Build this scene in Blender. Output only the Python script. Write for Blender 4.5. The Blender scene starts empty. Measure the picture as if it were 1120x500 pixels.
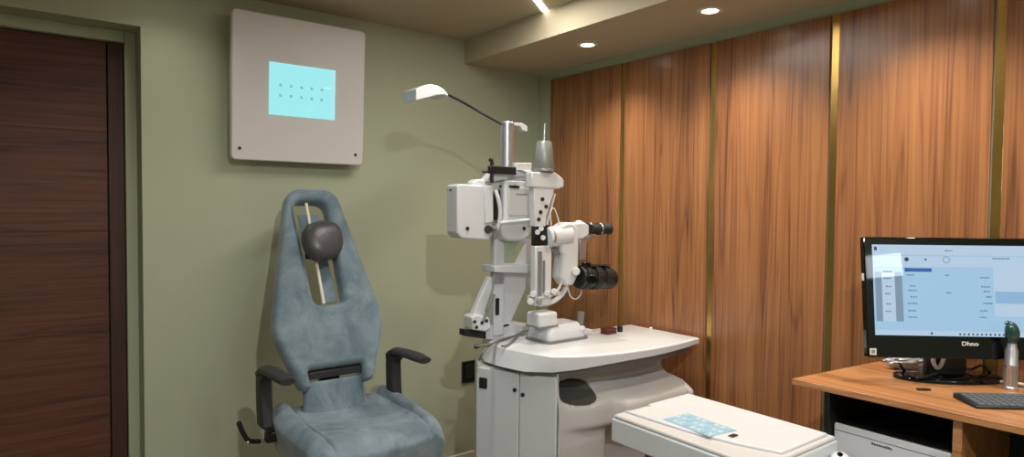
import bpy, bmesh, math, random
from mathutils import Vector, Matrix, noise
random.seed(4)
S = bpy.context.scene
COL = S.collection
PI = math.pi

# ------------------------------------------------------------------ camera
YAW, PIT, ROL, FPX = .6505, -.0340, .0089, 706.7
CAM = Vector((-2.49454, -3.04523, 1.46923))
fw = Vector((math.sin(YAW)*math.cos(PIT), math.cos(YAW)*math.cos(PIT), math.sin(PIT)))
r0 = Vector((math.cos(YAW), -math.sin(YAW), 0)); u0 = r0.cross(fw)
rt = r0*math.cos(ROL)+u0*math.sin(ROL); up = rt.cross(fw)
def ray(x, y): return fw+rt*((x-560)/FPX)-up*((y-250)/FPX)
def at(x, y, ax, v):
    d = ray(x, y); return CAM+d*((v-CAM[ax])/d[ax])
def atd(x, y, dep): return CAM+ray(x, y)*dep
def Y(px, py, y): return at(px, py, 1, y)
def Z(px, py, z): return at(px, py, 2, z)
cd = bpy.data.cameras.new('camera'); cam = bpy.data.objects.new('camera', cd); COL.objects.link(cam)
m = Matrix((rt, up, -fw)).transposed().to_4x4(); m.translation = CAM; cam.matrix_world = m
cd.sensor_width = 36; cd.lens = FPX*36/1120; cd.clip_start = .02
S.camera = cam

# ------------------------------------------------------------------ materials
def srgb(c): return tuple(((v/255)/12.92 if v/255 <= .04045 else ((v/255+.055)/1.055)**2.4) for v in c)+(1,)
def newmat(name):
    mt = bpy.data.materials.new(name); mt.use_nodes = True
    return mt, mt.node_tree.nodes, mt.node_tree.links, mt.node_tree.nodes['Principled BSDF']
def mat(name, c, rough=.5, metal=0, var=.06, vs=6, bump=0, bs=200, coat=0, trans=0, sheen=0, spec=.5, aniso=None):
    mt, N, Lk, b = newmat(name)
    tc = N.new('ShaderNodeTexCoord'); nz = N.new('ShaderNodeTexNoise'); nz.inputs['Scale'].default_value = vs
    nz.inputs['Detail'].default_value = 5
    Lk.new(tc.outputs['Object'], nz.inputs['Vector'])
    mx = N.new('ShaderNodeMix'); mx.data_type = 'RGBA'
    col = srgb(c)
    mx.inputs[6].default_value = tuple(max(0, v*(1-var)) for v in col[:3])+(1,)
    mx.inputs[7].default_value = tuple(min(1, v*(1+var)) for v in col[:3])+(1,)
    Lk.new(nz.outputs['Fac'], mx.inputs[0]); Lk.new(mx.outputs[2], b.inputs['Base Color'])
    b.inputs['Roughness'].default_value = rough; b.inputs['Metallic'].default_value = metal
    b.inputs['Coat Weight'].default_value = coat; b.inputs['Transmission Weight'].default_value = trans
    b.inputs['Specular IOR Level'].default_value = spec
    b.inputs['Sheen Weight'].default_value = sheen
    if bump:
        n2 = N.new('ShaderNodeTexNoise'); n2.inputs['Scale'].default_value = bs; n2.inputs['Detail'].default_value = 4
        Lk.new(tc.outputs['Object'], n2.inputs['Vector'])
        bp = N.new('ShaderNodeBump'); bp.inputs['Strength'].default_value = bump; bp.inputs['Distance'].default_value = .002
        Lk.new(n2.outputs['Fac'], bp.inputs['Height']); Lk.new(bp.outputs['Normal'], b.inputs['Normal'])
    return mt
def emis(name, c, s):
    mt, N, Lk, b = newmat(name)
    b.inputs['Base Color'].default_value = (.03, .03, .035, 1); b.inputs['Emission Color'].default_value = srgb(c)
    b.inputs['Emission Strength'].default_value = s; b.inputs['Roughness'].default_value = .02
    return mt
def wood(name, stops, axis='Z', scale=1.0, rough=.35, coat=.3, fig=1.0, rnd=True):
    """veneer: grain runs along `axis`; fine streaks + cathedral figure"""
    mt, N, Lk, b = newmat(name)
    tc = N.new('ShaderNodeTexCoord'); oi = N.new('ShaderNodeObjectInfo')
    mp = N.new('ShaderNodeMapping')
    Lk.new(tc.outputs['Object'], mp.inputs['Vector'])
    if rnd:
        cm = N.new('ShaderNodeVectorMath'); cm.operation = 'SCALE'; cm.inputs[0].default_value = (7, 13, 5)
        Lk.new(oi.outputs['Random'], cm.inputs['Scale']); Lk.new(cm.outputs[0], mp.inputs['Location'])
    def scaled(al, ac):
        v = N.new('ShaderNodeVectorMath'); v.operation = 'MULTIPLY'
        s = {'X': (al, ac, ac), 'Y': (ac, al, ac), 'Z': (ac, ac, al)}[axis]
        v.inputs[1].default_value = tuple(k*scale for k in s); Lk.new(mp.outputs[0], v.inputs[0]); return v
    def nz(vec, sc, det, dist=0):
        n = N.new('ShaderNodeTexNoise'); n.inputs['Scale'].default_value = sc; n.inputs['Detail'].default_value = det
        n.inputs['Distortion'].default_value = dist; Lk.new(vec.outputs[0], n.inputs['Vector']); return n
    a = nz(scaled(.28, 5.5), 2.0, 2, .3)        # broad figure
    f = nz(scaled(.9, 90), 1.4, 6)           # fine streaks
    # rings: sin of warped broad noise
    mu = N.new('ShaderNodeMath'); mu.operation = 'MULTIPLY'; mu.inputs[1].default_value = 30*fig; Lk.new(a.outputs['Fac'], mu.inputs[0])
    sn = N.new('ShaderNodeMath'); sn.operation = 'SINE'; Lk.new(mu.outputs[0], sn.inputs[0])
    ab = N.new('ShaderNodeMath'); ab.operation = 'ABSOLUTE'; Lk.new(sn.outputs[0], ab.inputs[0])
    pw = N.new('ShaderNodeMath'); pw.operation = 'POWER'; pw.inputs[1].default_value = 7; Lk.new(ab.outputs[0], pw.inputs[0])
    m1 = N.new('ShaderNodeMath'); m1.operation = 'MULTIPLY_ADD'; m1.inputs[1].default_value = -.12; m1.inputs[2].default_value = .07; Lk.new(pw.outputs[0], m1.inputs[0])
    m2 = N.new('ShaderNodeMath'); m2.operation = 'MULTIPLY_ADD'; m2.inputs[1].default_value = .55; Lk.new(f.outputs['Fac'], m2.inputs[0]); Lk.new(m1.outputs[0], m2.inputs[2])
    m3 = N.new('ShaderNodeMath'); m3.operation = 'MULTIPLY_ADD'; m3.inputs[1].default_value = .55; Lk.new(a.outputs['Fac'], m3.inputs[0]); Lk.new(m2.outputs[0], m3.inputs[2])
    cr = N.new('ShaderNodeValToRGB'); e = cr.color_ramp.elements
    e[0].position, e[0].color = stops[0][0], srgb(stops[0][1]); e[1].position, e[1].color = stops[-1][0], srgb(stops[-1][1])
    for p, c in stops[1:-1]:
        q = e.new(p); q.color = srgb(c)
    Lk.new(m3.outputs[0], cr.inputs['Fac']); Lk.new(cr.outputs['Color'], b.inputs['Base Color'])
    b.inputs['Roughness'].default_value = rough; b.inputs['Coat Weight'].default_value = coat; b.inputs['Coat Roughness'].default_value = .22
    bp = N.new('ShaderNodeBump'); bp.inputs['Strength'].default_value = .12; bp.inputs['Distance'].default_value = .001
    Lk.new(f.outputs['Fac'], bp.inputs['Height']); Lk.new(bp.outputs['Normal'], b.inputs['Normal'])
    return mt
M = {}
M['green'] = mat('green wall paint', (172, 178, 154), .75, var=.05, vs=2.5, bump=.15, bs=120)
M['ceil'] = mat('warm off-white ceiling paint', (184, 172, 148), .85, var=.03, vs=2, bump=.1, bs=150)
M['floor'] = wood('floor planks', [(.35, (92, 74, 58)), (.8, (134, 112, 90))], 'X', 1, .4, .2, rnd=False)
M['skirt'] = mat('white skirting paint', (224, 220, 206), .45, var=.02)
M['panel'] = wood('walnut veneer panel', [(.34, (86, 52, 32)), (.5, (134, 86, 54)), (.66, (156, 105, 67)), (.86, (174, 122, 80))], 'Z', 1, .36, .4)
M['door'] = wood('dark walnut door veneer', [(.36, (52, 25, 16)), (.55, (82, 43, 29)), (.8, (102, 58, 40))], 'X', 1.1, .6, 0)
M['doorv'] = wood('dark walnut door stile', [(.3, (44, 23, 16)), (.6, (64, 36, 26)), (.85, (80, 48, 36))], 'Z', 1.2, .6, 0)
M['desk'] = wood('orange beech desk laminate', [(.35, (140, 92, 54)), (.55, (176, 122, 78)), (.8, (196, 144, 98))], 'Y', .8, .38, .2)
M['brass'] = mat('brushed brass', (196, 160, 92), .28, 1, var=.1, vs=30)
M['white'] = mat('white painted instrument metal', (208, 211, 216), .35, var=.02, coat=.2)
M['white2'] = mat('warm white moulded plastic', (196, 195, 194), .42, var=.02)
M['grey'] = mat('light grey cabinet enamel', (202, 207, 212), .4, var=.03)
M['chart'] = mat('pale grey display case enamel', (205, 202, 202), .4, var=.02)
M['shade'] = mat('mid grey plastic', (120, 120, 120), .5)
M['ovalm'] = mat('dark grey recess oval', (78, 76, 72), .6)
M['cone'] = mat('grey lamp housing', (138, 140, 138), .4, .3)
M['chrome'] = mat('chrome', (225, 225, 228), .12, 1, var=.02)
M['alu'] = mat('brushed silver aluminium', (196, 196, 204), .32, .85, var=.05)
M['black'] = mat('black plastic', (20, 20, 22), .4, var=.2)
M['blackg'] = mat('glossy black bezel', (7, 8, 9), .04, var=.1, spec=.45)
M['vpanel'] = emis('bright lit vision panel', (244, 250, 255), 11)
M['dark'] = mat('dark grey arm plastic', (44, 44, 48), .5, var=.1)
M['pad'] = mat('dark grey leather', (74, 72, 74), .34, var=.08, bump=.3, bs=90)
M['rubber'] = mat('black rubber', (26, 26, 27), .6)
M['teal'] = mat('dark teal head', (14, 62, 62), .22, coat=.6)
M['red'] = mat('dark red lacquer', (84, 18, 20), .3, coat=.4)
M['cable'] = mat('grey cable sheath', (112, 110, 108), .5)
M['wcable'] = mat('white cable sheath', (226, 220, 218), .4)
M['key'] = mat('grey key cap', (92, 98, 102), .5)
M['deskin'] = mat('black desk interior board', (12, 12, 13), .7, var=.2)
M['case'] = mat('light grey printer case', (216, 221, 228), .45, var=.03)
M['ink'] = mat('dark print', (40, 44, 50), .6)
M['silver'] = mat('crinkled silver foil', (200, 204, 214), .4, .2, var=.5, vs=60, bump=1, bs=60)
g, N_, L_, b_ = newmat('greenish glass'); b_.inputs['Base Color'].default_value = (.72, .9, .84, 1)
b_.inputs['Transmission Weight'].default_value = .85; b_.inputs['Roughness'].default_value = .08; M['glass'] = g
def fabric():
    mt, N, Lk, b = newmat('blue grey velour')
    tc = N.new('ShaderNodeTexCoord')
    n = N.new('ShaderNodeTexNoise'); n.inputs['Scale'].default_value = 7; n.inputs['Detail'].default_value = 8; n.inputs['Distortion'].default_value = .6; n.inputs['Roughness'].default_value = .62
    Lk.new(tc.outputs['Object'], n.inputs['Vector'])
    cr = N.new('ShaderNodeValToRGB'); e = cr.color_ramp.elements
    e[0].position, e[0].color = .36, srgb((94, 112, 124)); e[1].position, e[1].color = .64, srgb((132, 148, 160))
    Lk.new(n.outputs['Fac'], cr.inputs['Fac']); Lk.new(cr.outputs['Color'], b.inputs['Base Color'])
    b.inputs['Roughness'].default_value = .9; b.inputs['Sheen Weight'].default_value = .35; b.inputs['Sheen Roughness'].default_value = .4
    n2 = N.new('ShaderNodeTexNoise'); n2.inputs['Scale'].default_value = 260; Lk.new(tc.outputs['Object'], n2.inputs['Vector'])
    bp = N.new('ShaderNodeBump'); bp.inputs['Strength'].default_value = .35; bp.inputs['Distance'].default_value = .002
    Lk.new(n2.outputs['Fac'], bp.inputs['Height']); Lk.new(bp.outputs['Normal'], b.inputs['Normal'])
    return mt
M['fabric'] = fabric()
M['lamp'] = emis('lit lamp diffuser', (255, 244, 226), 14)
M['strip'] = emis('lit led strip', (255, 250, 238), 9)
M['lcd'] = emis('pale cyan lit display', (160, 238, 242), 1.0)
M['lcdw'] = emis('brighter display edge', (176, 240, 244), .97)
M['scr'] = emis('pale blue lit screen', (166, 208, 238), .85)
M['scr2'] = emis('lighter screen band', (190, 216, 240), .85)
M['scr3'] = emis('grey screen column', (130, 158, 182), .8)
M['scr4'] = emis('mid blue screen block', (146, 188, 228), .85)
M['scr5'] = emis('strong blue screen bar', (28, 98, 176), .8)
M['scr6'] = emis('soft screen lettering', (112, 142, 166), .8)
M['scr7'] = emis('dark screen icon', (34, 60, 88), .6)
M['keypad'] = mat('pale blue printed keypad foil', (150, 186, 206), .35, var=.2, vs=60)
M['keyw'] = mat('pale key print', (178, 204, 218), .4)

# ------------------------------------------------------------------ mesh helpers
class MB:
    def __init__(s): s.bm = bmesh.new()
    def box(s, a, b, R=None, o=None):
        a = Vector(a); b = Vector(b); c = (a+b)/2; d = b-a
        r = bmesh.ops.create_cube(s.bm, size=1)
        Mx = Matrix.Translation(c)@(R.to_4x4() if R else Matrix())@Matrix.Diagonal((abs(d.x), abs(d.y), abs(d.z), 1))
        bmesh.ops.transform(s.bm, matrix=Mx, verts=r['verts']); return s
    def lathe(s, prof, c=(0, 0, 0), ax=(0, 0, 1), n=28):
        ax = Vector(ax).normalized(); q = Vector((0, 0, 1)).rotation_difference(ax); c = Vector(c); rings = []
        for rr, h in prof:
            if rr < 1e-5: rings.append([s.bm.verts.new(c+q@Vector((0, 0, h)))])
            else: rings.append([s.bm.verts.new(c+q@Vector((rr*math.cos(2*PI*i/n), rr*math.sin(2*PI*i/n), h))) for i in range(n)])
        for A, B in zip(rings, rings[1:]):
            for i in range(n):
                j = (i+1) % n
                if len(A) == 1 and len(B) == 1: continue
                if len(A) == 1: s.bm.faces.new((A[0], B[i], B[j]))
                elif len(B) == 1: s.bm.faces.new((A[i], A[j], B[0]))
                else: s.bm.faces.new((A[i], A[j], B[j], B[i]))
        for A in (rings[0], rings[-1]):
            if len(A) > 1: s.bm.faces.new(A)
        return s
    def cyl(s, a, b, r, r2=None, n=24):
        a = Vector(a); b = Vector(b); return s.lathe([(r, 0), (r if r2 is None else r2, (b-a).length)], a, b-a, n)
    def tube(s, pts, r, n=10, smooth=6, flat=None):
        P = [Vector(p) for p in pts]
        if len(P) > 2 and smooth:
            Q = []
            for i in range(len(P)-1):
                p0, p1, p2, p3 = P[max(i-1, 0)], P[i], P[i+1], P[min(i+2, len(P)-1)]
                for k in range(smooth):
                    t = k/smooth
                    Q.append(.5*((2*p1)+(p2-p0)*t+(2*p0-5*p1+4*p2-p3)*t*t+(3*p1-p0-3*p2+p3)*t**3))
            Q.append(P[-1]); P = Q
        rings = []; ref = Vector((0, 1, 0))
        for i, p in enumerate(P):
            d = (P[min(i+1, len(P)-1)]-P[max(i-1, 0)]).normalized()
            if abs(d.dot(ref)) > .95: ref = Vector((1, 0, 0))
            a = d.cross(ref).normalized(); b = d.cross(a); ref = b if False else ref
            rr = r(i/(len(P)-1)) if callable(r) else r
            ra, rb = (rr, rr) if flat is None else flat
            rings.append([s.bm.verts.new(p+a*ra*math.cos(2*PI*k/n)+b*rb*math.sin(2*PI*k/n)) for k in range(n)])
        for A, B in zip(rings, rings[1:]):
            for i in range(n): s.bm.faces.new((A[i], A[(i+1) % n], B[(i+1) % n], B[i]))
        s.bm.faces.new(rings[0]); s.bm.faces.new(rings[-1]); return s
    def loft(s, loops, cap=True):
        R = [[s.bm.verts.new(Vector(p)) for p in l] for l in loops]
        for A, B in zip(R, R[1:]):
            n = len(A)
            for i in range(n): s.bm.faces.new((A[i], A[(i+1) % n], B[(i+1) % n], B[i]))
        if cap: s.bm.faces.new(R[0]); s.bm.faces.new(R[-1])
        return s
    def prism(s, poly, vec):
        v = Vector(vec); return s.loft([poly, [Vector(p)+v for p in poly]])
    def sphere(s, c, r, n=20, sc=(1, 1, 1)):
        k = bmesh.ops.create_uvsphere(s.bm, u_segments=n, v_segments=n//2+2, radius=r)
        bmesh.ops.transform(s.bm, matrix=Matrix.Translation(Vector(c))@Matrix.Diagonal((*sc, 1)), verts=k['verts']); return s
    def grid(s, f, nu, nv, thick=None):
        G = [[s.bm.verts.new(Vector(f(i/nu, j/nv))) for j in range(nv+1)] for i in range(nu+1)]
        for i in range(nu):
            for j in range(nv): s.bm.faces.new((G[i][j], G[i+1][j], G[i+1][j+1], G[i][j+1]))
        return s
def build(name, mb, mt, root=None, bev=0, seg=2, smooth=True, sub=0, solid=0, world=True, ang=35):
    """link mb as ONE mesh; coordinates are world unless world=False (then local to root)"""
    bm = mb.bm
    if root is not None and world:
        top = root
        inv = MW[root.name].inverted() if root.name in MW else Matrix()
        bmesh.ops.transform(bm, matrix=inv, verts=bm.verts)
    if root is None and world is not False:
        # origin at the base centre
        xs = [v.co for v in bm.verts]
        o = Vector(((min(v.x for v in xs)+max(v.x for v in xs))/2, (min(v.y for v in xs)+max(v.y for v in xs))/2, min(v.z for v in xs)))
        bmesh.ops.translate(bm, vec=-o, verts=bm.verts)
    else: o = Vector((0, 0, 0))
    bmesh.ops.recalc_face_normals(bm, faces=bm.faces)
    me = bpy.data.meshes.new(name); bm.to_mesh(me); bm.free()
    ob = bpy.data.objects.new(name, me); COL.objects.link(ob); ob.location = o
    me.materials.append(M[mt] if isinstance(mt, str) else mt)
    if root is not None: ob.parent = root; MW[ob.name] = MW[root.name].copy()
    else: MW[ob.name] = Matrix.Translation(o)
    if solid:
        q = ob.modifiers.new('solid', 'SOLIDIFY'); q.thickness = solid; q.offset = 0
    if bev:
        q = ob.modifiers.new('bevel', 'BEVEL'); q.width = bev; q.segments = seg; q.limit_method = 'ANGLE'; q.angle_limit = math.radians(30)
    if sub:
        q = ob.modifiers.new('sub', 'SUBSURF'); q.levels = sub; q.render_levels = sub
    if smooth:
        for p in me.polygons: p.use_smooth = True
        if not sub:
            try: me.set_sharp_from_angle(angle=math.radians(ang))
            except Exception: pass
    return ob
MW = {}
def thing(name, label, cat, loc=(0, 0, 0), rz=0, group=None, mw=None):
    o = bpy.data.objects.new(name, None); COL.objects.link(o); o.empty_display_size = .05
    m = mw or (Matrix.Translation(Vector(loc))@Matrix.Rotation(rz, 4, 'Z'))
    o.matrix_world = m; MW[o.name] = m.copy()
    o['label'] = label; o['category'] = cat
    if group: o['group'] = group
    return o
def tag(o, label, cat, group=None):
    o['label'] = label; o['category'] = cat
    if group: o['group'] = group
    return o
def struct(o): o['kind'] = 'structure'; return o
def copy_tree(o, parent=None):
    c = o.copy(); COL.objects.link(c); c.parent = parent
    if parent: c.matrix_parent_inverse = o.matrix_parent_inverse.copy()
    for ch in list(o.children): copy_tree(ch, c)
    return c

# ================================================================== the room
XW, XM, YN, HC, HS = .012, -4.3, -4.6, 2.39, 2.26
DX0, DX1, DT = -3.05, -2.094, 2.191      # door recess in the green wall
w = MB()
w.box((XM-.1, 0, 0), (DX0, .2, HC)); w.box((DX1, 0, 0), (XW+.1, .2, HC)); w.box((DX0, 0, DT), (DX1, .2, HC))
struct(build('wall_left', w, 'green'))
w = MB(); w.box((DX0-.06, .2, 0), (DX1+.06, .26, HC)); struct(build('wall_recess', w, 'green'))
struct(build('wall_right', MB().box((XW, YN, 0), (XW+.1, 0, HC)), 'green'))
struct(build('wall_back', MB().box((XM-.1, YN-.1, 0), (XW+.1, YN, HC)), 'green'))
struct(build('wall_side', MB().box((XM-.1, YN, 0), (XM, 0, HC)), 'green'))
struct(build('floor', MB().box((XM-.1, YN-.1, -.1), (XW+.1, .26, 0)), 'floor'))
struct(build('ceiling', MB().box((XM-.1, YN-.1, HC), (XW+.1, .26, HC+.1)), 'ceil'))
struct(build('ceiling_soffit', MB().box((-.52, YN, HS), (XW, 0, HC)), 'ceil'))
struct(build('baseboard_left', MB().box((DX1, -.014, 0), (XW, 0, .07)).box((XM, -.014, 0), (DX0, 0, .07)), 'skirt', bev=.004))
# inner return of the recess
rv = MB()
ri, rd = .043, .125
rv.box((DX1-ri, rd, 0), (DX1, .2, DT)); rv.box((DX0, rd, DT-ri-.004), (DX1-ri, .2, DT)); rv.box((DX0, rd, 0), (DX0+ri, .2, DT-ri-.004))
struct(build('trim_recess', rv, 'green', bev=.004, seg=2))
d = thing('door_1', '', ''); del d['label']; del d['category']; d['kind'] = 'structure'
d.location = (-2.6, .09, 0); MW[d.name] = Matrix.Translation((-2.6, .09, 0))
dx1 = DX1-ri-.002; st = .058
fr = MB(); fr.box((dx1-st, .15, 0), (dx1, .188, DT-.049)); fr.box((DX0+ri, .15, 0), (DX0+ri+st, .188, DT-.049))
build('door_frame', fr, 'doorv', d, bev=.003)
leaf = MB()
zt = DT-.051; zs = [0.02, .51, .925, 1.35, 1.765, zt]
for a, b in zip(zs, zs[1:]): leaf.box((DX0+ri+st, .154, a+.0018), (dx1-st-.004, .186, b-.0018))
leaf.box((DX0+ri+st, .1565, .02), (dx1-st-.004, .185, zt-.003))
build('door_leaf', leaf, 'door', d, bev=.0015)

# walnut wall panels and brass strips
ends = [(-.128, -.689), (-.722, -1.237), (-1.27, -1.783), (-1.818, -2.312), (-2.347, -2.86)]
PL = ['narrow dark-streaked walnut wall panel nearest the green wall corner', 'walnut wall panel behind the slit lamp eyepieces, second from the corner',
      'walnut wall panel in the middle, above the right end of the white instrument table', 'wide walnut wall panel behind the left edge of the monitor',
      'walnut wall panel cut off by the right edge of the photo, above the monitor']
for (a, b), l in zip(ends, PL):
    tag(build('wall_panel', MB().box((0, b, .06), (XW, a, 2.216)), 'panel', bev=.0015), l, 'wall panel', 'walnut wall panels')
BL = ['thin brass strip between the two walnut panels nearest the corner', 'brass strip between walnut panels, above the right tip of the white table',
      'brass strip between walnut panels, left of the monitor', 'brass strip between walnut panels, above the monitor at far right']
for (a, b), (c, e), l in zip(ends, ends[1:], BL):
    tag(build('brass_strip', MB().box((.004, c+.001, .06), (XW, b-.006, 2.216)), 'brass', bev=.001), l, 'brass strip', 'vertical brass strips')
struct(build('baseboard_right', MB().box((-.006, -2.86, 0), (XW, -.014, .06)), 'black'))

# downlights
def downlight(x, y, z, label, watts, group='recessed ceiling downlights', size=math.radians(110), blend=.8, col=(1, .9, .76), r=.04):
    t = thing('downlight', label, 'ceiling light', (x, y, z), 0, group)
    build('trim_ring', MB().lathe([(r*.82, 0), (r*.82, -.004), (r*1.25, -.004), (r*1.3, 0)], (x, y, z), n=32), 'skirt', t)
    build('lamp_lens', MB().lathe([(0, -.002), (r*.82, -.002), (r*.82, -.0005), (0, -.0005)], (x, y, z), n=32), 'lamp', t)
    ld = bpy.data.lights.new('downlight_lamp', 'SPOT'); ld.energy = watts; ld.spot_size = size; ld.spot_blend = blend
    ld.color = col; ld.shadow_soft_size = .03
    lo = bpy.data.objects.new('downlight_lamp', ld); COL.objects.link(lo); lo.parent = t; lo.location = (0, 0, -.012)
    return t
DL = dict(size=math.radians(122), blend=1.0, col=(1, .88, .72))
downlight(-.29, -.741, HS, 'round recessed downlight in the dropped ceiling, nearest the corner', 33, **DL)
downlight(-.29, -1.442, HS, 'round recessed downlight in the dropped ceiling, second from the corner', 42, **DL)
downlight(-.29, -2.143, HS, 'round recessed downlight in the dropped ceiling above the monitor', 42, **DL)
downlight(-.29, -2.844, HS, 'round recessed downlight in the dropped ceiling beyond the desk', 38, **DL)
KW = dict(size=math.radians(158), blend=.6, col=(1, .965, .92))
downlight(-2.1, -3.1, HC, 'round recessed downlight in the main ceiling over the middle of the room', 125, size=math.radians(174), blend=.25, col=(1, .965, .92))
downlight(-2.03, -.26, HC, 'round recessed downlight in the main ceiling by the door recess', 5, size=math.radians(130), blend=1, col=(1, .94, .82))
downlight(-3.3, -2.4, HC, 'unseen fill downlight added in the main ceiling in front of the door', 58, **KW)  # unseen lamp added as fill from camera left
downlight(-1.3, -4.0, HC, 'unseen cool fill downlight added in the main ceiling at the rear of the room', 62, size=math.radians(156), blend=.6, col=(.90, .96, 1))  # unseen cool lamp added as fill from behind the camera
# lit white vision panel on the rear wall (mirrored by the monitor glass)
VP = thing('vision_panel', 'small bright white lit vision chart panel on the rear wall', 'eye chart display', (-.868, YN, 1.58))
build('panel_frame', MB().box((-.985, YN, 1.60), (-.765, YN+.03, 1.76)), 'white2', VP, bev=.004)
build('panel_screen', MB().box((-.978, YN+.02, 1.606), (-.772, YN+.032, 1.752)), 'vpanel', VP)
# LED line
a = Vector((-.52, -.693, HC)); dr = Vector((-.8, -.6, 0)).normalized(); b = a+dr*1.5
sd = Vector((dr.y, -dr.x, 0))*.014
q = MB().prism([a-sd, a+sd, b+sd, b-sd], (0, 0, -.004))
tag(build('led_strip', q, 'strip'), 'thin white lit led line running diagonally across the ceiling to the soffit', 'ceiling light')
ld = bpy.data.lights.new('led_strip_lamp', 'AREA'); ld.shape = 'RECTANGLE'; ld.size = 1.1; ld.size_y = .028; ld.energy = 14; ld.color = (1, .96, .88)
lo = bpy.data.objects.new('led_strip_lamp', ld); COL.objects.link(lo); lo.location = (a+b)/2+Vector((0, 0, -.006)); lo.rotation_euler = (0, 0, math.atan2(dr.y, dr.x))

# ================================================================== chart display on the green wall
tl = math.radians(2.7)
mw = Matrix.Translation((-1.466, -.092, 1.662))@Matrix.Rotation(tl, 4, 'X')
t = thing('chart_display', 'square pale grey wall display case with a cyan lit eye-test screen', 'eye chart display', mw=mw)
W, H = .606, .641
cs = MB(); rr = .02
pl = []
for cx, cz, a0 in ((W/2-rr, rr, -90), (W/2-rr, H-rr, 0), (-W/2+rr, H-rr, 90), (-W/2+rr, rr, 180)):
    for k in range(6): an = math.radians(a0+k*18); pl.append((cx+rr*math.cos(an), 0, cz+rr*math.sin(an)))
cs.prism(pl, (0, .036, 0)); build('case', cs, 'chart', t, bev=.005, seg=3, world=False)
SX0, SX1, SZ0, SZ1 = -.148, .155, .206, .437
sc = build('screen', MB().box((SX0, -.002, SZ0), (SX1, .004, SZ1)), 'lcd', t, world=False, smooth=False)
build('screen_edge', MB().box((SX1-.018, -.0025, SZ0), (SX1, .003, SZ1)), 'lcdw', sc, world=False, smooth=False)
op = MB()
def glyph(mb, x, z, s, k):
    y0, y1 = -.0032, -.002; th = s*.2
    if k == 0: # E
        mb.box((x, y0, z), (x+th, y1, z+s))
        for i in range(3): mb.box((x+th, y0, z+i*.4*s), (x+s, y1, z+i*.4*s+th))
    elif k == 1: # ring
        for i in range(12):
            an = i*PI/6+.2
            if i == 0: continue
            cx, cz = x+s/2+math.cos(an)*s*.4, z+s/2+math.sin(an)*s*.4
            mb.box((cx-th*.6, y0, cz-th*.6), (cx+th*.6, y1, cz+th*.6))
    else: # three-bar
        for i in range(3): mb.box((x+i*.4*s, y0, z), (x+i*.4*s+th, y1, z+s))
        mb.box((x, y0, z), (x+s, y1, z+th))
M['opt'] = emis('grey optotype', (104, 176, 184), .7)
for r_ in range(2):
    for c_ in range(5):
        op = MB(); glyph(op, SX0+.045+c_*.047, SZ0+.128-r_*.045, .011, (r_*2+c_) % 3)
        build('optotype', op, 'opt', sc, world=False, smooth=False)
for x, z in ((-W/2+.034, .05), (W/2-.04, .05)):
    build('lock', MB().lathe([(0, -.004), (.0065, -.004), (.0075, 0), (.0075, .002)], (x, 0, z), (0, 1, 0), 16), 'black', t, world=False)
build('wall_mount', MB().box((-.2, .034, .1), (.2, .088, .5)), 'dark', t, world=False, bev=.003)

# ================================================================== examination chair
cx0 = -1.475
t = thing('examination_chair', 'blue-grey velour examination chair with tapered high back and round grey headrest', 'chair', (cx0, -.55, 0))
tt = math.radians(22)
Rb = Matrix.Rotation(-tt, 4, 'X')
BO = Matrix.Translation((cx0, -.45, .95))@Matrix.Rotation(-tt, 4, 'X')
def bk(u, v, d=0): return BO@Vector((u, -d, v))      # d = distance in front of the back plane
def rounded(poly, rad, n=6):
    out = []
    for i, p in enumerate(poly):
        p = Vector(p); a = Vector(poly[i-1]); b = Vector(poly[(i+1) % len(poly)])
        r = rad[i] if isinstance(rad, (list, tuple)) else rad
        da = (a-p); db = (b-p); r = min(r, da.length*.49, db.length*.49)
        s, e = p+da.normalized()*r, p+db.normalized()*r
        for k in range(n+1):
            u = k/n; out.append((s*(1-u)**2+p*2*u*(1-u)+e*u*u))
    return out
def resample(loop, n):
    L = len(loop); seg = [(loop[(i+1) % L]-loop[i]).length for i in range(L)]; tot = sum(seg); out = []
    for k in range(n):
        s = tot*k/n; i = 0
        while s > seg[i]: s -= seg[i]; i += 1
        out.append(loop[i].lerp(loop[(i+1) % L], s/seg[i]))
    return out
def align(A, B):
    best = min(range(len(B)), key=lambda k: sum((A[i]-B[(i+k) % len(B)]).length_squared for i in range(0, len(A), 4)))
    return [B[(i+best) % len(B)] for i in range(len(B))]
outer = rounded([(-.108, .622), (.108, .622), (.240, .01), (.148, -.235), (.108, -.235), (.112, -.158), (-.122, -.158), (-.116, -.235), (-.152, -.235), (-.240, .01)], [.065, .065, .07, .018, .015, .015, .015, .015, .018, .07])
inner = rounded([(-.092, .562), (.056, .562), (.074, .098), (-.060, .098)], [.045, .045, .035, .035])
mb = MB(); bm = mb.bm
def level(d_, ko=0, ki=0):
    def off(loop, k):
        n = len(loop); out = []
        for a in range(n):
            t_ = (loop[(a+1) % n]-loop[a-1]).normalized(); out.append(loop[a]+Vector((-t_.y, t_.x))*k)
        return out
    return [bm.verts.new(bk(p.x, p.y, d_)) for p in off(outer, -ko)], [bm.verts.new(bk(p.x, p.y, d_)) for p in off(inner, ki)]
LV = [level(-.035, .012, .012), level(-.028, .003, .003), level(-.018), level(.022), level(.034, .004, .004), level(.042, .012, .012), level(.046, .022, .02)]
for A, B in zip(LV, LV[1:]):
    for P_q, Q_q in ((A[0], B[0]), (A[1], B[1])):
        n = len(P_q)
        for a in range(n): bm.faces.new((P_q[a], P_q[(a+1) % n], Q_q[(a+1) % n], Q_q[a]))
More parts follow.
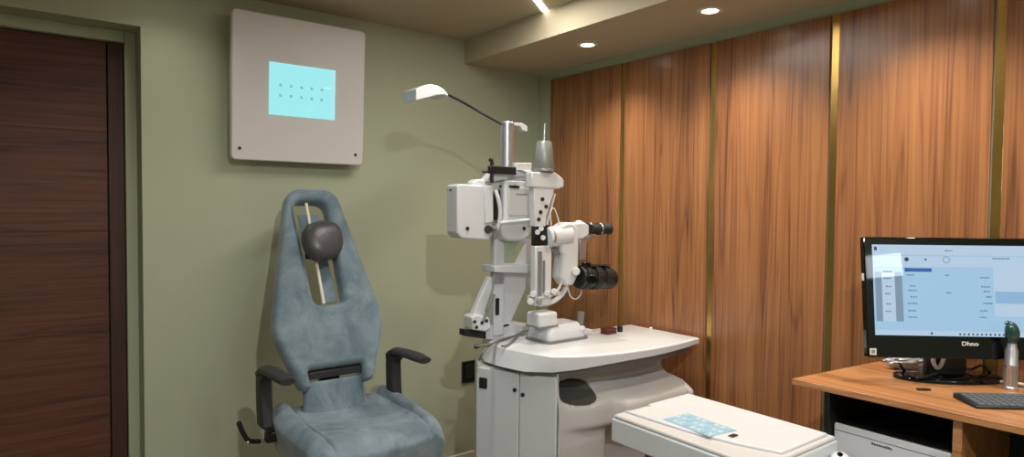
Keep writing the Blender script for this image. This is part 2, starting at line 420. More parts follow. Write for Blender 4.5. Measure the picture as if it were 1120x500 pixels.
for L_e in (LV[0], LV[-1]):
    ed = []
    for lo_ in L_e:
        for a in range(len(lo_)):
            e_ = bm.edges.get((lo_[a], lo_[(a+1) % len(lo_)])); ed.append(e_)
    bmesh.ops.triangle_fill(bm, edges=ed, use_beauty=True, use_dissolve=False)
bk_o = build('backrest', mb, 'fabric', t, ang=50)
# pull-out backing inside the slot (dark pan on the right half)
build('slot_pan', MB().loft([[bk(.0, .12, -.028), bk(.06, .12, -.028), bk(.035, .52, -.028), (bk(-.055, .52, -.028)), bk(-.05, .43, -.028), bk(-.01, .40, -.028)],
                             [bk(.0, .12, -.022), bk(.06, .12, -.022), bk(.035, .52, -.022), (bk(-.055, .52, -.022)), bk(-.05, .43, -.022), bk(-.01, .40, -.022)]]), 'fabric', bk_o)
build('headrest_rod', MB().cyl(bk(-.034, .552, .035), bk(-.024, .100, .045), .0065, n=16), 'skirt', t)
hp = MB()
def hpf(i, j):
    a, b = i*2*PI, (j-.5)*PI
    def sp(v, e): return math.copysign(abs(v)**e, v)
    x = .086*sp(math.cos(b), .8)*sp(math.cos(a), .85); d_ = .052*sp(math.cos(b), .8)*sp(math.sin(a), .7); z = .088*sp(math.sin(b), .75)
    x *= 1-.12*max(0, -z/.088)
    return bk(-.004+x, .362+z+.004*math.cos(a), .082+d_)
hp.grid(hpf, 36, 22); bmesh.ops.remove_doubles(hp.bm, verts=hp.bm.verts, dist=.0004)
h = build('headrest', hp, 'pad', t, ang=180)
build('headrest_clamp', MB().box(bk(-.06, .31, .0), bk(-.0, .42, .05)), 'black', h, bev=.006)
# bar behind, lumbar pad
build('back_bar', MB().box((cx0-.118, -.532, .770), (cx0+.112, -.502, .800)), 'dark', t, bev=.004)
lb = MB()
def lbf(i, j):
    x = (i-.5)*2; z = .60+.158*j; wv = .118+.012*(1-j)
    return (cx0-.005+x*wv, -.505-.03*(1-abs(x)**4)-.03*(1-j)+.012*j, z)
lb.grid(lbf, 16, 10); build('lumbar_pad', lb, 'fabric', t, solid=.03)
# seat
se = MB()
SXc = cx0+.022
def seatf(i, j):
    u = (i-.5)*2; v = j
    wd = .272-.02*v**3+.012*math.sin(v*PI)
    x = SXc+u*wd; y = -.455-v*.50+.03*u*u*(1 if v > .5 else 0)*v
    ed = max(0, abs(u)-.62)/.38
    z = .655+.020*math.sin(ed*PI)*(1-.3*v)-.03*ed**3-.022*math.exp(-((v-.45)/.3)**2)*(1-u*u)*1.0
    z += .012*(1-v)*ed-.02*v*v
    if v > .86: z -= ((v-.86)/.14)**2*.04
    z -= .018*math.exp(-((abs(u)-.68-.06*v)/.028)**2)
    z += .004*noise.noise(Vector((x*9, y*14, 1)))+.003*noise.noise(Vector((x*22, y*30, 3)))
    return Vector((x, y, z))
NU, NV = 80, 60
top = [[seatf(i/NU, j/NV) for j in range(NV+1)] for i in range(NU+1)]
V_ = [[se.bm.verts.new(p) for p in r] for r in top]
for i in range(NU):
    for j in range(NV): se.bm.faces.new((V_[i][j], V_[i+1][j], V_[i+1][j+1], V_[i][j+1]))
rim = [(i, 0) for i in range(NU)]+[(NU, j) for j in range(NV)]+[(i, NV) for i in range(NU, 0, -1)]+[(0, j) for j in range(NV, 0, -1)]
prev = [V_[i][j] for i, j in rim]
cc = Vector((SXc, -.70, 0))
for dz, k in ((.006, 1.008), (.018, 1.006), (.06, .975), (.12, .93), (.15, .90)):
    ring = []
    for i, j in rim:
        p = top[i][j]; q = cc+(Vector((p.x, p.y, 0))-cc)*k; ring.append(se.bm.verts.new((q.x, q.y, p.z-dz)))
    for a in range(len(rim)): b2 = (a+1) % len(rim); se.bm.faces.new((prev[a], prev[b2], ring[b2], ring[a]))
    prev = ring
se.bm.faces.new(prev)
st_ = build('seat', se, 'fabric', t, ang=50)
# side seam piping on the right
build('seat_pan', MB().box((SXc-.2, -.9, .49), (SXc+.2, -.47, .53)), 'black', t, bev=.01)
for sx in (-1, 1):
    xa = cx0+(.259 if sx > 0 else -.287)
    ar = MB()
    yb, yf = -.50, -.80
    # upright: flat tapering plate
    ar.loft([[(xa-.022, yb-.075, .62), (xa+.022, yb-.075, .62), (xa+.022, yb, .62), (xa-.022, yb, .62)],
             [(xa-.024, yb-.06, .70), (xa+.024, yb-.06, .70), (xa+.024, yb+.005, .70), (xa-.024, yb+.005, .70)],
             [(xa-.024, yb-.055, .80), (xa+.024, yb-.055, .80), (xa+.024, yb+.01, .79), (xa-.024, yb+.01, .79)],
             [(xa-.022, yb-.10, .832), (xa+.022, yb-.10, .832), (xa+.022, yb-.01, .827), (xa-.022, yb-.01, .827)]])
    up_ = build('armrest_post', ar, 'dark', t, bev=.01, seg=3)
    pd = MB()
    lps = []
    for y_, z_, hw, hh in ((yb+.012, .797, .018, .016), (yb-.0, .821, .026, .018), (yb-.05, .843, .03, .018), (yb-.14, .851, .033, .017), (yf+.06, .853, .034, .017), (yf, .851, .028, .013)):
        lps.append([(xa+hw*math.cos(a*PI/8)*(1), y_, z_+hh*math.sin(a*PI/8)) for a in range(16)])
    pd.loft(lps); build('armrest_pad', pd, 'dark', t, ang=60)
    build('armrest_bracket', MB().box((xa-.018 if sx > 0 else xa, -.57, .60), (xa+.018 if sx < 0 else xa, -.51, .64)).box((min(xa, SXc+sx*.15), -.56, .56), (max(xa, SXc+sx*.15), -.52, .60)), 'black', t, bev=.005)
# lever
lv = MB().tube([Y(284, 483, -.5), Y(272, 482, -.52), Y(266, 474, -.53), Y(261, 462, -.54)], .009, smooth=5)
l1 = build('adjusting_lever', lv, 'rubber', t)
build('lever_knob', MB().sphere(Y(271, 484, -.535), .006), 'alu', l1)
build('lever_shaft', MB().cyl(Y(284, 483, -.5), Y(320, 482, -.5), .006), 'alu', l1)
build('pedestal', MB().lathe([(.24, 0), (.25, .02), (.22, .05), (.10, .07), (.085, .1), (.085, .38), (.13, .42), (.13, .49)], (SXc, -.7, 0), n=40), 'black', t)
build('back_support', MB().box((cx0-.04, -.47, .5), (cx0+.04, -.43, .95)).box((cx0-.04, -.6, .48), (cx0+.04, -.43, .53)), 'dark', t, bev=.006)

# ================================================================== refraction unit: cabinet + table
TZ = .88
t = thing('refraction_unit', 'white ophthalmic instrument table with moulded top on a grey two-door cabinet', 'instrument table', (-.6, -.95, 0))
U = t
tp = [(-.80, -.60), (-.875, -.70), (-.925, -.79), (-.925, -.90), (-.895, -1.03), (-.83, -1.125), (-.75, -1.178), (-.666, -1.212), (-.55, -1.24), (-.42, -1.256), (-.3, -1.26), (-.17, -1.252), (-.034, -1.233), (-.045, -.83), (-.35, -.80), (-.62, -.78), (-.66, -.60)]
def tth(x): return .075 if x < -.9 else (.075-(x+.9)/.3*.035 if x < -.6 else .04-(x+.6)/.57*.012)
def ins(pl, k, kx=-.5, ky=-.98): return [(kx+(x-kx)*(1-k), ky+(y-ky)*(1-k)) for x, y in pl]
mb = MB(); t0 = ins(tp, .03)
t0 = [(x+(.045 if x < -.86 else .0), y) for x, y in t0]; t1_ = [(x+(.035 if x < -.86 else .0), y) for x, y in tp]
mb.loft([[(x, y, TZ) for x, y in t0], [(x, y, TZ-.006) for x, y in t1_], [(x, y, TZ-tth(x)) for x, y in tp], [(x, y, TZ-tth(x)-.004) for x, y in t0]])
build('table_top', mb, 'white', t, bev=.006, seg=3)
# lower lip under the top
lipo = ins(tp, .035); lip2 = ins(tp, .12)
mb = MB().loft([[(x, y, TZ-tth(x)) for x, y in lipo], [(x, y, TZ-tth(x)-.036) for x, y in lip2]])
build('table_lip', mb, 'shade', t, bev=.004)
# cabinet (two doors facing the chair)
P1, P2 = Vector((-.955, -.785)), Vector((-.80, -1.125))
mb = MB()
cab = [(-.955, -.785), (-.80, -1.125), (-.45, -1.125), (-.45, -.62), (-.93, -.62)]
mb.prism([Vector((x, y, 0)) for x, y in [(-.948, -.78), (-.795, -1.117), (-.780, -1.117), (-.776, -.98), (-.46, -.98), (-.46, -.62), (-.855, -.62)]], (0, 0, .79))
build('cabinet_body', mb, 'white2', t, bev=.012, seg=3)
dv = (P2-P1); nn = Vector((dv.y, -dv.x)).normalized(); nn = nn if nn.x < 0 else -nn
def fp(s, z, o=0): p = P1+dv*s+nn*o; return Vector((p.x, p.y, z))
for s0, s1, nm in ((.0, .545, 'left'), (.555, 1.0, 'right')):
    q = MB().loft([[fp(s0, .03, -.012), fp(s1, .03, -.012), fp(s1, .03, .006), fp(s0, .03, .006)], [fp(s0, .785, -.012), fp(s1, .785, -.012), fp(s1, .785, .006), fp(s0, .785, .006)]])
    dd = build('cabinet_door', q, 'grey', t, bev=.004, seg=3)
    sk = .50 if s0 == 0 else .60
    build('lock', MB().lathe([(.0085, -.002), (.0085, .005), (.006, .008), (0, .008)], fp(sk, .715 if s0 == 0 else .70, .006), (nn.x, nn.y, 0), 18), 'black', dd)
sw = build('power_switch', MB().loft([[fp(.045, z, .004), fp(.145, z, .004), fp(.145, z, .012), fp(.045, z, .012)] for z in (.70, .745)]), 'black', t, bev=.002)
build('switch_rocker', MB().loft([[fp(.07, z, .011), fp(.12, z, .011), fp(.12, z, .016), fp(.07, z, .016)] for z in (.707, .738)]), 'rubber', sw, bev=.002)
# moulded front shell with hand recess
sh = MB()
X0, X1 = -.795, -.125
def sg(v, w_): return 1/(1+math.exp(-v/w_))
def shf(i, j):
    x = X0+(X1-X0)*i; z = .12+(.80-.12)*j
    right = sg(x+.52, .012)
    lead = sg(x+.70, .03)
    y = -1.128-.03*lead
    band = sg(z-.565, .006)*sg(.690-z, .010)
    y += -.085*band*right-.035*band*lead*(1-right)
    y += .16*right*sg(.565-z, .006)
    y += .075*sg(z-.700, .014)*sg(x+.77, .012)
    e = ((x+.685)/.098)**2+((z-.708)/.048)**2
    if e < 1: y += .10*(1-e)**.5
    return Vector((x, y, z))
sh.grid(shf, 130, 120); build('moulded_front', sh, 'white2', t, solid=.006, ang=60)
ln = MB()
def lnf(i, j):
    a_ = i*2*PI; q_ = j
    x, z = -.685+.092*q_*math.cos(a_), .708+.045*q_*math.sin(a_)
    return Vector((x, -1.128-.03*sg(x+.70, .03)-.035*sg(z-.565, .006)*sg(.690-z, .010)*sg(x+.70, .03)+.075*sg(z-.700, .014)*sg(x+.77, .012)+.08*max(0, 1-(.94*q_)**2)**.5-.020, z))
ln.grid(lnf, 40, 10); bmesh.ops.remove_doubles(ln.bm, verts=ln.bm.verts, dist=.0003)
build('recess_oval', ln, 'ovalm', t, ang=180)  # dark grey oval surface set into the hand recess
ch = [(-.80, .80), (-1.02, .80), (-1.06, .715), (-1.20, .690), (-1.26, .655), (-1.265, .57), (-.96, .55), (-.80, .55)]
build('side_cheek', MB().prism([Vector((X1-.005, y, z)) for y, z in ch], (.03, 0, 0)), 'white2', t, bev=.01, seg=3)
build('shelf_body', MB().prism([Vector((-.46, y, z)) for y, z in [(-.80, .70), (-1.16, .695), (-1.18, .66), (-1.18, .575), (-.80, .575)]], (.345, 0, 0)), 'white2', t, bev=.008)
build('table_bracket', MB().box((-.155, -1.09, .70), (-.12, -1.02, .86)), 'white', t, bev=.008)
build('rear_column', MB().box((-.46, -.80, 0), (-.2, -.64, .85)), 'grey', t, bev=.01)
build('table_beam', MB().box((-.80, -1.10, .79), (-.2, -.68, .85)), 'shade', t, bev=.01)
# bumper + rear pedestal on the table
pb = MB()
pb.prism([Y(x, y, -.74) for x, y in ((526, 371), (535, 356), (560, 352), (590, 357), (592, 368), (560, 374))], (0, .13, 0))
PD = thing('phoropter_stand', 'white phoropter head hanging on its braced white stand at the left of the table', 'phoropter stand', (-.82, -.7, TZ))
build('stand_foot', pb, 'white', PD, bev=.008, seg=3)
build('bumper', MB().prism([Y(x, y, -.74) for x, y in ((509, 361), (532, 363), (532, 371), (509, 368))], (0, .05, 0)), 'rubber', PD, bev=.003)
yp = -.74
def poly(pts, y0, th): return MB().prism([Y(x, y, y0) for x, y in pts], (0, th, 0))
build('stand_web', poly([(541, 297), (584, 297), (557, 357), (543, 362)], yp, .03), 'white', PD, bev=.004)
build('stand_post', MB().box(Y(540, 368, yp-.012), Y(548, 190, yp+.02)), 'white', PD, bev=.004)
br = build('brace', poly([(535, 303), (542, 303), (529, 348), (519, 350), (517, 344)], yp-.005, .03), 'white', PD, bev=.004)
build('gas_strut', MB().cyl(Y(540, 322, yp-.03), Y(528, 352, yp-.03), .006).cyl(Y(540, 322, yp-.03), Y(533, 339, yp-.03), .009), 'shade', PD)
kn = build('pivot_block', poly([(516, 347), (522, 344), (535, 347), (538, 358), (532, 363), (517, 361)], yp-.03, .07), 'white', PD, bev=.006)
for x, y in ((519, 352), (527, 353), (521, 358), (532, 351)):
    build('bolt', MB().lathe([(.0075, 0), (.0075, .004), (0, .004)], Y(x, y, yp-.03), (0, -1, 0), 14), 'black', kn)
build('post_slot', MB().box(Y(542.5, 345, yp-.018), Y(545, 326, yp-.01)), 'black', PD)
build('post_clamp', MB().box(Y(540, 311, yp-.022), Y(549, 297, yp-.005)), 'alu', PD, bev=.003)
build('support_ledge', poly([(541, 291), (584, 289), (584, 296), (576, 299), (541, 298)], yp-.05, .10), 'white', PD, bev=.004)
# glass plate above the ledge
build('guard_frame', poly([(548, 262), (581, 262), (584, 291), (549, 291), (549, 288), (563, 288), (575, 266), (548, 266)], yp, .012), 'white', PD, bev=.002)
build('guard_glass', poly([(549, 263), (567, 263), (556, 290), (549, 290)], yp+.004, .004), 'glass', PD)
# phoropter slabs
def rbox(pts, y0, th, name, mt, root, bev=.012):
    return build(name, MB().prism([Y(x, y, y0) for x, y in pts], (0, th, 0)), mt, root, bev=bev, seg=4)
yq = -.80
hL = rbox([(500, 203), (503, 201), (537, 203), (540, 207), (540, 257), (534, 263), (505, 261), (500, 255)], yq, .085, 'left_battery', 'white', PD)
build('lens_dial', MB().lathe([(.008, 0), (.008, .005), (.004, .007), (0, .007)], Y(511, 250, yq), (0, -1, 0), 18), 'black', hL)
build('side_knob', MB().cyl(Y(534, 251, yq-.012), Y(534, 251, yq+.02), .017, .017), 'black', hL)
build('side_screw', MB().lathe([(.005, 0), (.005, .004), (0, .004)], Y(494, 208, yq+.05)+Vector((-.003, 0, 0)), (-1, 0, 0), 12), 'black', hL)
hR = rbox([(552, 197), (580, 198), (584, 201), (585, 246), (581, 258), (572, 264), (556, 264), (549, 258), (547, 247), (552, 240)], yq-.01, .06, 'right_battery', 'white', PD)
build('lens_dial', MB().lathe([(.008, 0), (.008, .005), (.004, .007), (0, .007)], Y(573, 250, yq-.01), (0, -1, 0), 18), 'black', hR)
build('face_plate', poly([(557, 205), (581, 206), (582, 236), (557, 236)], yq-.016, .008), 'white2', hR, bev=.003)
build('plate_script', poly([(565, 212), (577, 212.3), (577, 213.6), (565, 213.3)], yq-.0166, .0008), 'shade', hR)
build('black_core', MB().box(Y(540, 242, yq+.03), Y(553, 208, yq+.06)), 'black', PD, bev=.004)
build('back_housing', poly([(517, 199), (522, 196), (552, 195), (553, 243), (530, 244), (517, 240)], yq+.03, .05), 'white', PD, bev=.008)
build('core_cover', poly([(530, 204), (539, 203), (540, 243), (531, 245)], yq-.008, .04), 'white', PD, bev=.004)
build('core_window', MB().box(Y(540.5, 241, yq+.02), Y(552, 209, yq+.026)), 'black', PD)
build('curved_handle', MB().tube([Y(542, 208, yq-.01), Y(545, 218, yq-.02), Y(547, 230, yq-.022), Y(546, 243, yq-.02), Y(543, 252, yq-.012)], .0085), 'white', PD)
build('cross_bar', MB().cyl(Y(546, 244, yq-.025), Y(586, 240, yq-.025), .0075), 'white', PD)
build('hinge_cluster', MB().sphere(Y(541, 250, yq-.01), .014).cyl(Y(541, 244, yq-.01), Y(541, 262, yq-.01), .009), 'shade', PD)
# top arm of the stand
build('top_arm', poly([(534, 195), (540, 189), (580, 186), (590, 192), (612, 193), (617, 197), (617, 205), (611, 207), (580, 203), (552, 197), (534, 199)], yq, .06), 'white', PD, bev=.005)
build('arm_block', poly([(565, 178), (582, 178), (582, 192), (565, 192)], yq+.02, .05), 'white2', PD, bev=.004)
build('linkage', MB().tube([Y(548, 190, yq-.01), Y(562, 186, yq-.012), Y(575, 189, yq-.01), Y(586, 196, yq-.01)], .006).tube([Y(556, 196, yq-.012), Y(568, 193, yq-.012), Y(582, 194, yq-.012)], .0045), 'alu', PD)
for x, y in ((547, 204), (601, 205), (608, 204), (563, 204)):
    build('bolt', MB().lathe([(.006, 0), (.006, .004), (0, .004)], Y(x, y, yq-.004 if x > 590 else yq-.012), (0, -1, 0), 12), 'black', PD)
build('name_slot', MB().box(Y(558, 205.5, yq-.02), Y(567, 203.2, yq-.012)), 'black', hR)
cl = build('clamp_arm', MB().box(Y(536, 190, yq-.03), Y(562, 183, yq-.01)), 'black', PD, bev=.003)
build('clamp_post', MB().cyl(Y(538, 200, yq-.02), Y(538, 177, yq-.02), .008).cyl(Y(528, 188, yq-.02), Y(550, 188, yq-.02), .0045).sphere(Y(537, 175, yq-.02), .010), 'rubber', cl)

# silver post with the overhead lamp
LT = thing('overhead_lamp', 'silver post with a thin curved arm holding a folded white lamp head', 'lamp', (Y(554, 185, -.72)))
pp = Y(554, 184, -.74)
topz = Y(554, 134, -.74)
build('post', MB().lathe([(.031, 0), (.031, topz.z-pp.z-.012), (.033, topz.z-pp.z-.012), (.033, topz.z-pp.z-.004), (.028, topz.z-pp.z+.002), (0, topz.z-pp.z+.002)], pp, n=32), 'alu', LT)
build('post_flange', MB().lathe([(.0, 0), (.045, 0), (.045, .012), (.0, .012)], pp-Vector((0, 0, .012)), n=32), 'alu', LT)
# arm arcs away from the viewer then back over the chair
arm = [Y(549, 136, -.74), Y(534, 127.5, -.72), Y(519, 119, -.70), Y(505, 111, -.71), Y(490, 103.5, -.74)]
build('arm', MB().tube(arm, .006), 'dark', LT)
hd = MB()
top_l = [(455, 97), (463, 93.5), (470, 92), (478, 93), (485, 97), (491, 104)]
bot_l = [(455, 110), (463, 108), (471, 106), (479, 104), (486, 103.5), (491, 106)]
yh = -.74
l1 = [Y(x, y, yh) for x, y in top_l]+[Y(x, y, yh) for x, y in reversed(bot_l)]
l2 = [p+Vector((0, .11, .0)) for p in l1]
build('lamp_head', MB().loft([l1, l2]), 'white', LT, bev=.003)
build('rear_grip', MB().loft([[Y(x, y, -.74) for x, y in ((562, 134), (571, 134.5), (577, 138), (577, 144), (572, 143), (569, 138), (562, 137))], [Y(x, y, -.74)+Vector((0, .03, 0)) for x, y in ((562, 134), (571, 134.5), (577, 138), (577, 144), (572, 143), (569, 138), (562, 137))]]), 'white', LT, bev=.002)

# ================================================================== slit lamp
ys = -.90
SL = thing('slit_lamp', 'white slit lamp with black eyepieces and joystick standing on the instrument table', 'slit lamp', (-.55, ys, TZ))
def zrel(px, py, y): return Y(px, py, y)
bs = MB()
def ring(k, z, x0=-.70, x1=-.475, y0=-.955, y1=-.80):
    cx, cy = (x0+x1)/2, (y0+y1)/2
    return [(cx+(p[0]-cx)*k, cy+(p[1]-cy)*k, z) for p in [tuple(q) for q in rounded([(x0, y0), (x1, y0), (x1, y1), (x0, y1)], .03, 5)]]
bs.loft([ring(1.0, TZ+.008), ring(1.0, TZ+.035), ring(.95, TZ+.05), ring(.78, TZ+.075)])
build('base', bs, 'white', SL, bev=.004, seg=3, ang=40)
build('base_plate', MB().loft([ring(1.12, TZ+.001), ring(1.12, TZ+.009)]), 'shade', SL)
fb = MB(); c0 = Y(594, 345, ys)
build('turret', MB().box((c0.x-.06, ys-.045, TZ+.068), (c0.x+.048, ys+.045, TZ+.135)), 'white', SL, bev=.012, seg=3)
build('turret_ring', MB().box((c0.x-.062, ys-.047, TZ+.071), (c0.x+.05, ys+.047, TZ+.077)), 'shade', SL, bev=.002)
j0 = Vector((-.50, ys-.035, TZ+.045))
jk = build('joystick', MB().cyl(j0, j0+Vector((.006, 0, .075)), .013, .017, 20), 'cable', SL, bev=.003)
build('joystick_collar', MB().lathe([(.026, 0), (.024, .012), (.014, .018), (0, .018)], j0-Vector((0, 0, .005)), n=20), 'white', jk)
build('base_wheel', MB().cyl(Vector((-.478, ys-.02, TZ+.04)), Vector((-.478, ys+.05, TZ+.04)), .018, n=20), 'white', SL)
# illumination tower
tw = MB().box(Y(585, 335, ys-.018), Y(598, 268, ys+.018))
build('tower', tw, 'white', SL, bev=.006)
build('tower_rail', MB().box(Y(588.5, 328, ys-.022), Y(592, 275, ys-.016)).box(Y(594, 320, ys-.022), Y(595.5, 285, ys-.016)), 'shade', SL)
build('tower_core', MB().box(Y(584.5, 269, ys-.012), Y(597.5, 246, ys+.012)), 'black', SL, bev=.004)
for x, y in ((588, 254), (594, 260), (592, 250)):
    build('core_dial', MB().cyl(Y(x, y, ys-.03), Y(x, y, ys-.01), .011, n=16), 'white', SL)
build('tower_neck', poly([(584, 205), (606, 204), (606, 211), (598, 236), (597, 248), (585, 248)], ys-.015, .035), 'white', SL, bev=.004)
for x, y in ((591, 232), (589, 240), (597, 226), (593, 218)):
    build('neck_screw', MB().lathe([(.009, 0), (.008, .006), (0, .006)], Y(x, y, ys-.015), (0, -1, 0), 12), 'rubber', SL)
build('strut', MB().cyl(Y(607, 212, ys+.01), Y(598, 246, ys+.01), .005), 'white', SL)
build('tower_cap', poly([(582, 188), (607, 188), (616, 195), (617, 204), (611, 207), (582, 205)], ys-.02, .045), 'white', SL, bev=.006)
for k, (x, y) in enumerate(((583, 322), (598, 321), (606, 319), (590, 330), (580, 330))):
    build('knob', MB().cyl(Y(x, y, ys-.035), Y(x, y, ys+.005), .014-.002*(k % 2), n=18), 'white' if k != 3 else 'cone', SL, bev=.003)
build('knob_shaft', MB().cyl(Y(578, 326, ys), Y(611, 320, ys), .011), 'white', SL, bev=.002)
build('swing_arm', MB().tube([Y(588, 333, ys), Y(604, 330, ys), Y(616, 320, ys), Y(621, 306, ys), Y(621, 290, ys)], .0115, n=14), 'white', SL)
build('swing_arm_inner', MB().tube([Y(588, 326, ys-.02), Y(602, 324, ys-.02), Y(611, 316, ys-.02), Y(615, 304, ys-.02)], .006, n=10), 'white2', SL)
# microscope
mb = MB().cyl(Y(597, 260, ys), Y(621, 257, ys), .047, .050, 28)
build('microscope_barrel', mb, 'white', SL, bev=.006)
build('barrel_ring', MB().cyl(Y(599, 260, ys), Y(601, 260, ys), .0485, n=28), 'alu', SL)
build('barrel_foot', poly([(602, 272), (618, 271), (618, 279), (606, 278)], ys-.02, .04), 'shade', SL, bev=.003)
build('microscope_body', poly([(614, 248), (621, 243), (628, 244), (634, 250), (633, 300), (628, 312), (620, 313), (614, 304), (617, 280), (614, 276)], ys-.035, .07), 'white', SL, bev=.01)
build('head_block', poly([(626, 244), (640, 243), (645, 247), (645, 257), (638, 262), (633, 262), (626, 256)], ys-.032, .064), 'white', SL, bev=.008)
build('head_cap', MB().lathe([(.018, 0), (.018, .01), (.01, .016), (0, .016)], Y(633, 245, ys), n=18), 'white2', SL)
build('binocular_base', poly([(634, 262), (648, 258), (652, 259), (642, 266), (641, 285), (634, 285)], ys-.02, .04), 'alu', SL, bev=.003)
for dy in (-.033, .033):
    a_ = Y(641, 250.5, ys)+Vector((0, dy, 0))
    e_ = Vector((1, -.12, .015)).normalized()
    ep = build('eyepiece', MB().lathe([(.022, 0), (.022, .03), (.027, .034), (.027, .062), (.023, .066), (.024, .088), (.028, .098), (.027, .106), (.014, .104), (0, .104)], a_, e_, 22), 'rubber', SL)
    build('dioptre_ring', MB().lathe([(.0272, .046), (.0282, .048), (.0282, .05), (.0272, .052)], a_, e_, 22), 'alu', ep)
dm = build('beam_splitter', MB().cyl(Y(632, 303, ys-.02), Y(669, 305, ys-.02), .052, .047, 28), 'black', SL, bev=.008, seg=3)
for px_a, px_b, rr_ in ((636, 641, .056), (646, 652, .057), (657, 664, .053)):
    build('magnification_ring', MB().cyl(Y(px_a, 303, ys-.02), Y(px_b, 303.5, ys-.02), rr_, n=18), 'rubber', dm, bev=.003, smooth=False)
build('upper_knob', MB().cyl(Y(641, 297, ys-.03), Y(641, 287, ys-.03), .022, n=20), 'blackg', dm, bev=.004)
build('upper_plate', MB().box(Y(644, 292, ys-.05), Y(658, 288.5, ys+.02)), 'black', dm, bev=.003)
build('front_knob', MB().cyl(Y(648, 306, ys-.09), Y(648, 306, ys-.06), .022, n=20), 'blackg', dm, bev=.004)
build('white_disc', MB().cyl(Y(630, 297, ys-.056), Y(630, 297, ys-.03), .018, n=24), 'white', SL, bev=.004)
build('hanging_cable', MB().tube([Y(621, 314, ys), Y(624, 324, ys), Y(630, 327, ys), Y(635, 322, ys), Y(636, 314, ys)], .003), 'wcable', SL)
build('upper_cable', MB().tube([Y(603, 246, ys-.01), Y(602, 232, ys-.01), Y(606, 228, ys-.01), Y(610, 238, ys-.01), Y(612, 246, ys-.01)], .0028), 'wcable', SL)
build('raised_block', MB().box((-.46, -.90, TZ), (-.385, -.83, TZ+.022)), 'white', SL, bev=.004)  # raised white part of the table back
# grey cone lamp
cb = Y(595, 188, ys)
ct = Y(595, 155, ys)
CL = build('lamp_housing', MB().lathe([(.0, 0), (.044, 0), (.045, .008), (.043, .012), (.045, .016), (.034, ct.z-cb.z-.006), (.03, ct.z-cb.z), (0, ct.z-cb.z)], cb+Vector((0, 0, .001)), n=32), 'cone', SL)
build('housing_pin', MB().cyl(Y(595, 155, ys), Y(596, 135, ys), .006, .003, 12), 'alu', CL)

# small things on the table
rb = thing('lens_case', 'small dark red case on the back of the white table', 'case', Z(666, 364, TZ))
p = Z(666, 365, TZ)
build('case_body', MB().box((p.x-.035, p.y-.022, TZ), (p.x+.03, p.y+.022, TZ+.014)), 'red', rb, bev=.003)
build('case_lid', MB().box((p.x-.036, p.y-.023, TZ+.0145), (p.x+.031, p.y+.023, TZ+.028)), 'red', rb, bev=.004)
p = Z(678, 363, TZ)
tag(build('lens_cap', MB().lathe([(.0, 0), (.013, 0), (.013, .022), (.011, .028), (0, .028)], p, n=20), 'black', bev=0), 'small round black canister standing beside the dark red case', 'lens cap')  # lens cap beside the red case
tag(build('white_knob', MB().lathe([(.0, 0), (.007, 0), (.008, .006), (.004, .01), (0, .01)], Z(712, 360, TZ), n=16), 'white'), 'tiny white peg standing at the right back edge of the white table', 'table knob')  # small white knob at the back edge of the table
# cables on table
cb_ = thing('cable_bundle', 'grey tangled cables hanging over the left end of the white table', 'cables', Z(560, 372, TZ))
def ct_(pts, r, nm='cable'):
    build(nm, MB().tube(pts, r, n=8), 'cable', cb_)
zc = TZ+.006
ct_([Z(582, 357, zc)+Vector((0, -.03, .02)), Z(566, 366, zc+.01), Z(553, 370, zc+.004), Z(542, 374, zc+.004), Y(533, 382, -1.0)+Vector((-.01, 0, 0)), Y(524, 394, -1.0)], .0045)
ct_([Z(580, 362, zc)+Vector((0, -.03, .02)), Z(562, 368, zc+.004), Z(546, 373, zc), Y(534, 377, -.97), Y(521, 379, -.96)], .004)
ct_([Z(572, 358, zc+.01), Z(563, 370, zc+.004), Z(556, 377, zc), Z(549, 379, zc)], .005)
build('plug', MB().cyl(Y(524, 378.5, -.96), Y(519, 380, -.955), .008), 'black', cb_)

# wall socket
so = thing('wall_socket', 'black double wall socket low on the green wall beside the cabinet', 'socket', (-.45, 0, .48))
a, b = Y(506, 396, -.01), Y(528, 415, -.01)
build('socket_plate', MB().box((a.x, -.012, b.z), (a.x+.17, 0, a.z)), 'black', so, bev=.003)
build('socket_insert', MB().box((a.x+.02, -.015, b.z+.02), (a.x+.075, -.01, a.z-.02)).box((a.x+.095, -.015, b.z+.02), (a.x+.15, -.01, a.z-.02)), 'rubber', so, bev=.002)

# ================================================================== foreground instrument drawer
tz = .80
BX = thing('lens_tray', 'low white instrument box with pale blue keypad in the foreground', 'instrument box', (-.8, -1.88, 0))
x0, x1, y0, y1 = -1.0, -.606, -2.142, -1.614
mb = MB()
mb.loft([[(x0, y0, tz-.078), (x1, y0, tz-.078), (x1, y1, tz-.078), (x0, y1, tz-.078)], [(x0, y0, tz-.004), (x1, y0, tz-.004), (x1, y1, tz-.004), (x0, y1, tz-.004)]])
build('box_body', mb, 'grey', BX, bev=.005, seg=3)
build('box_lid', MB().box((x0+.006, y0+.004, tz-.004), (x1-.004, y1-.004, tz+.008)), 'white2', BX, bev=.006, seg=3)
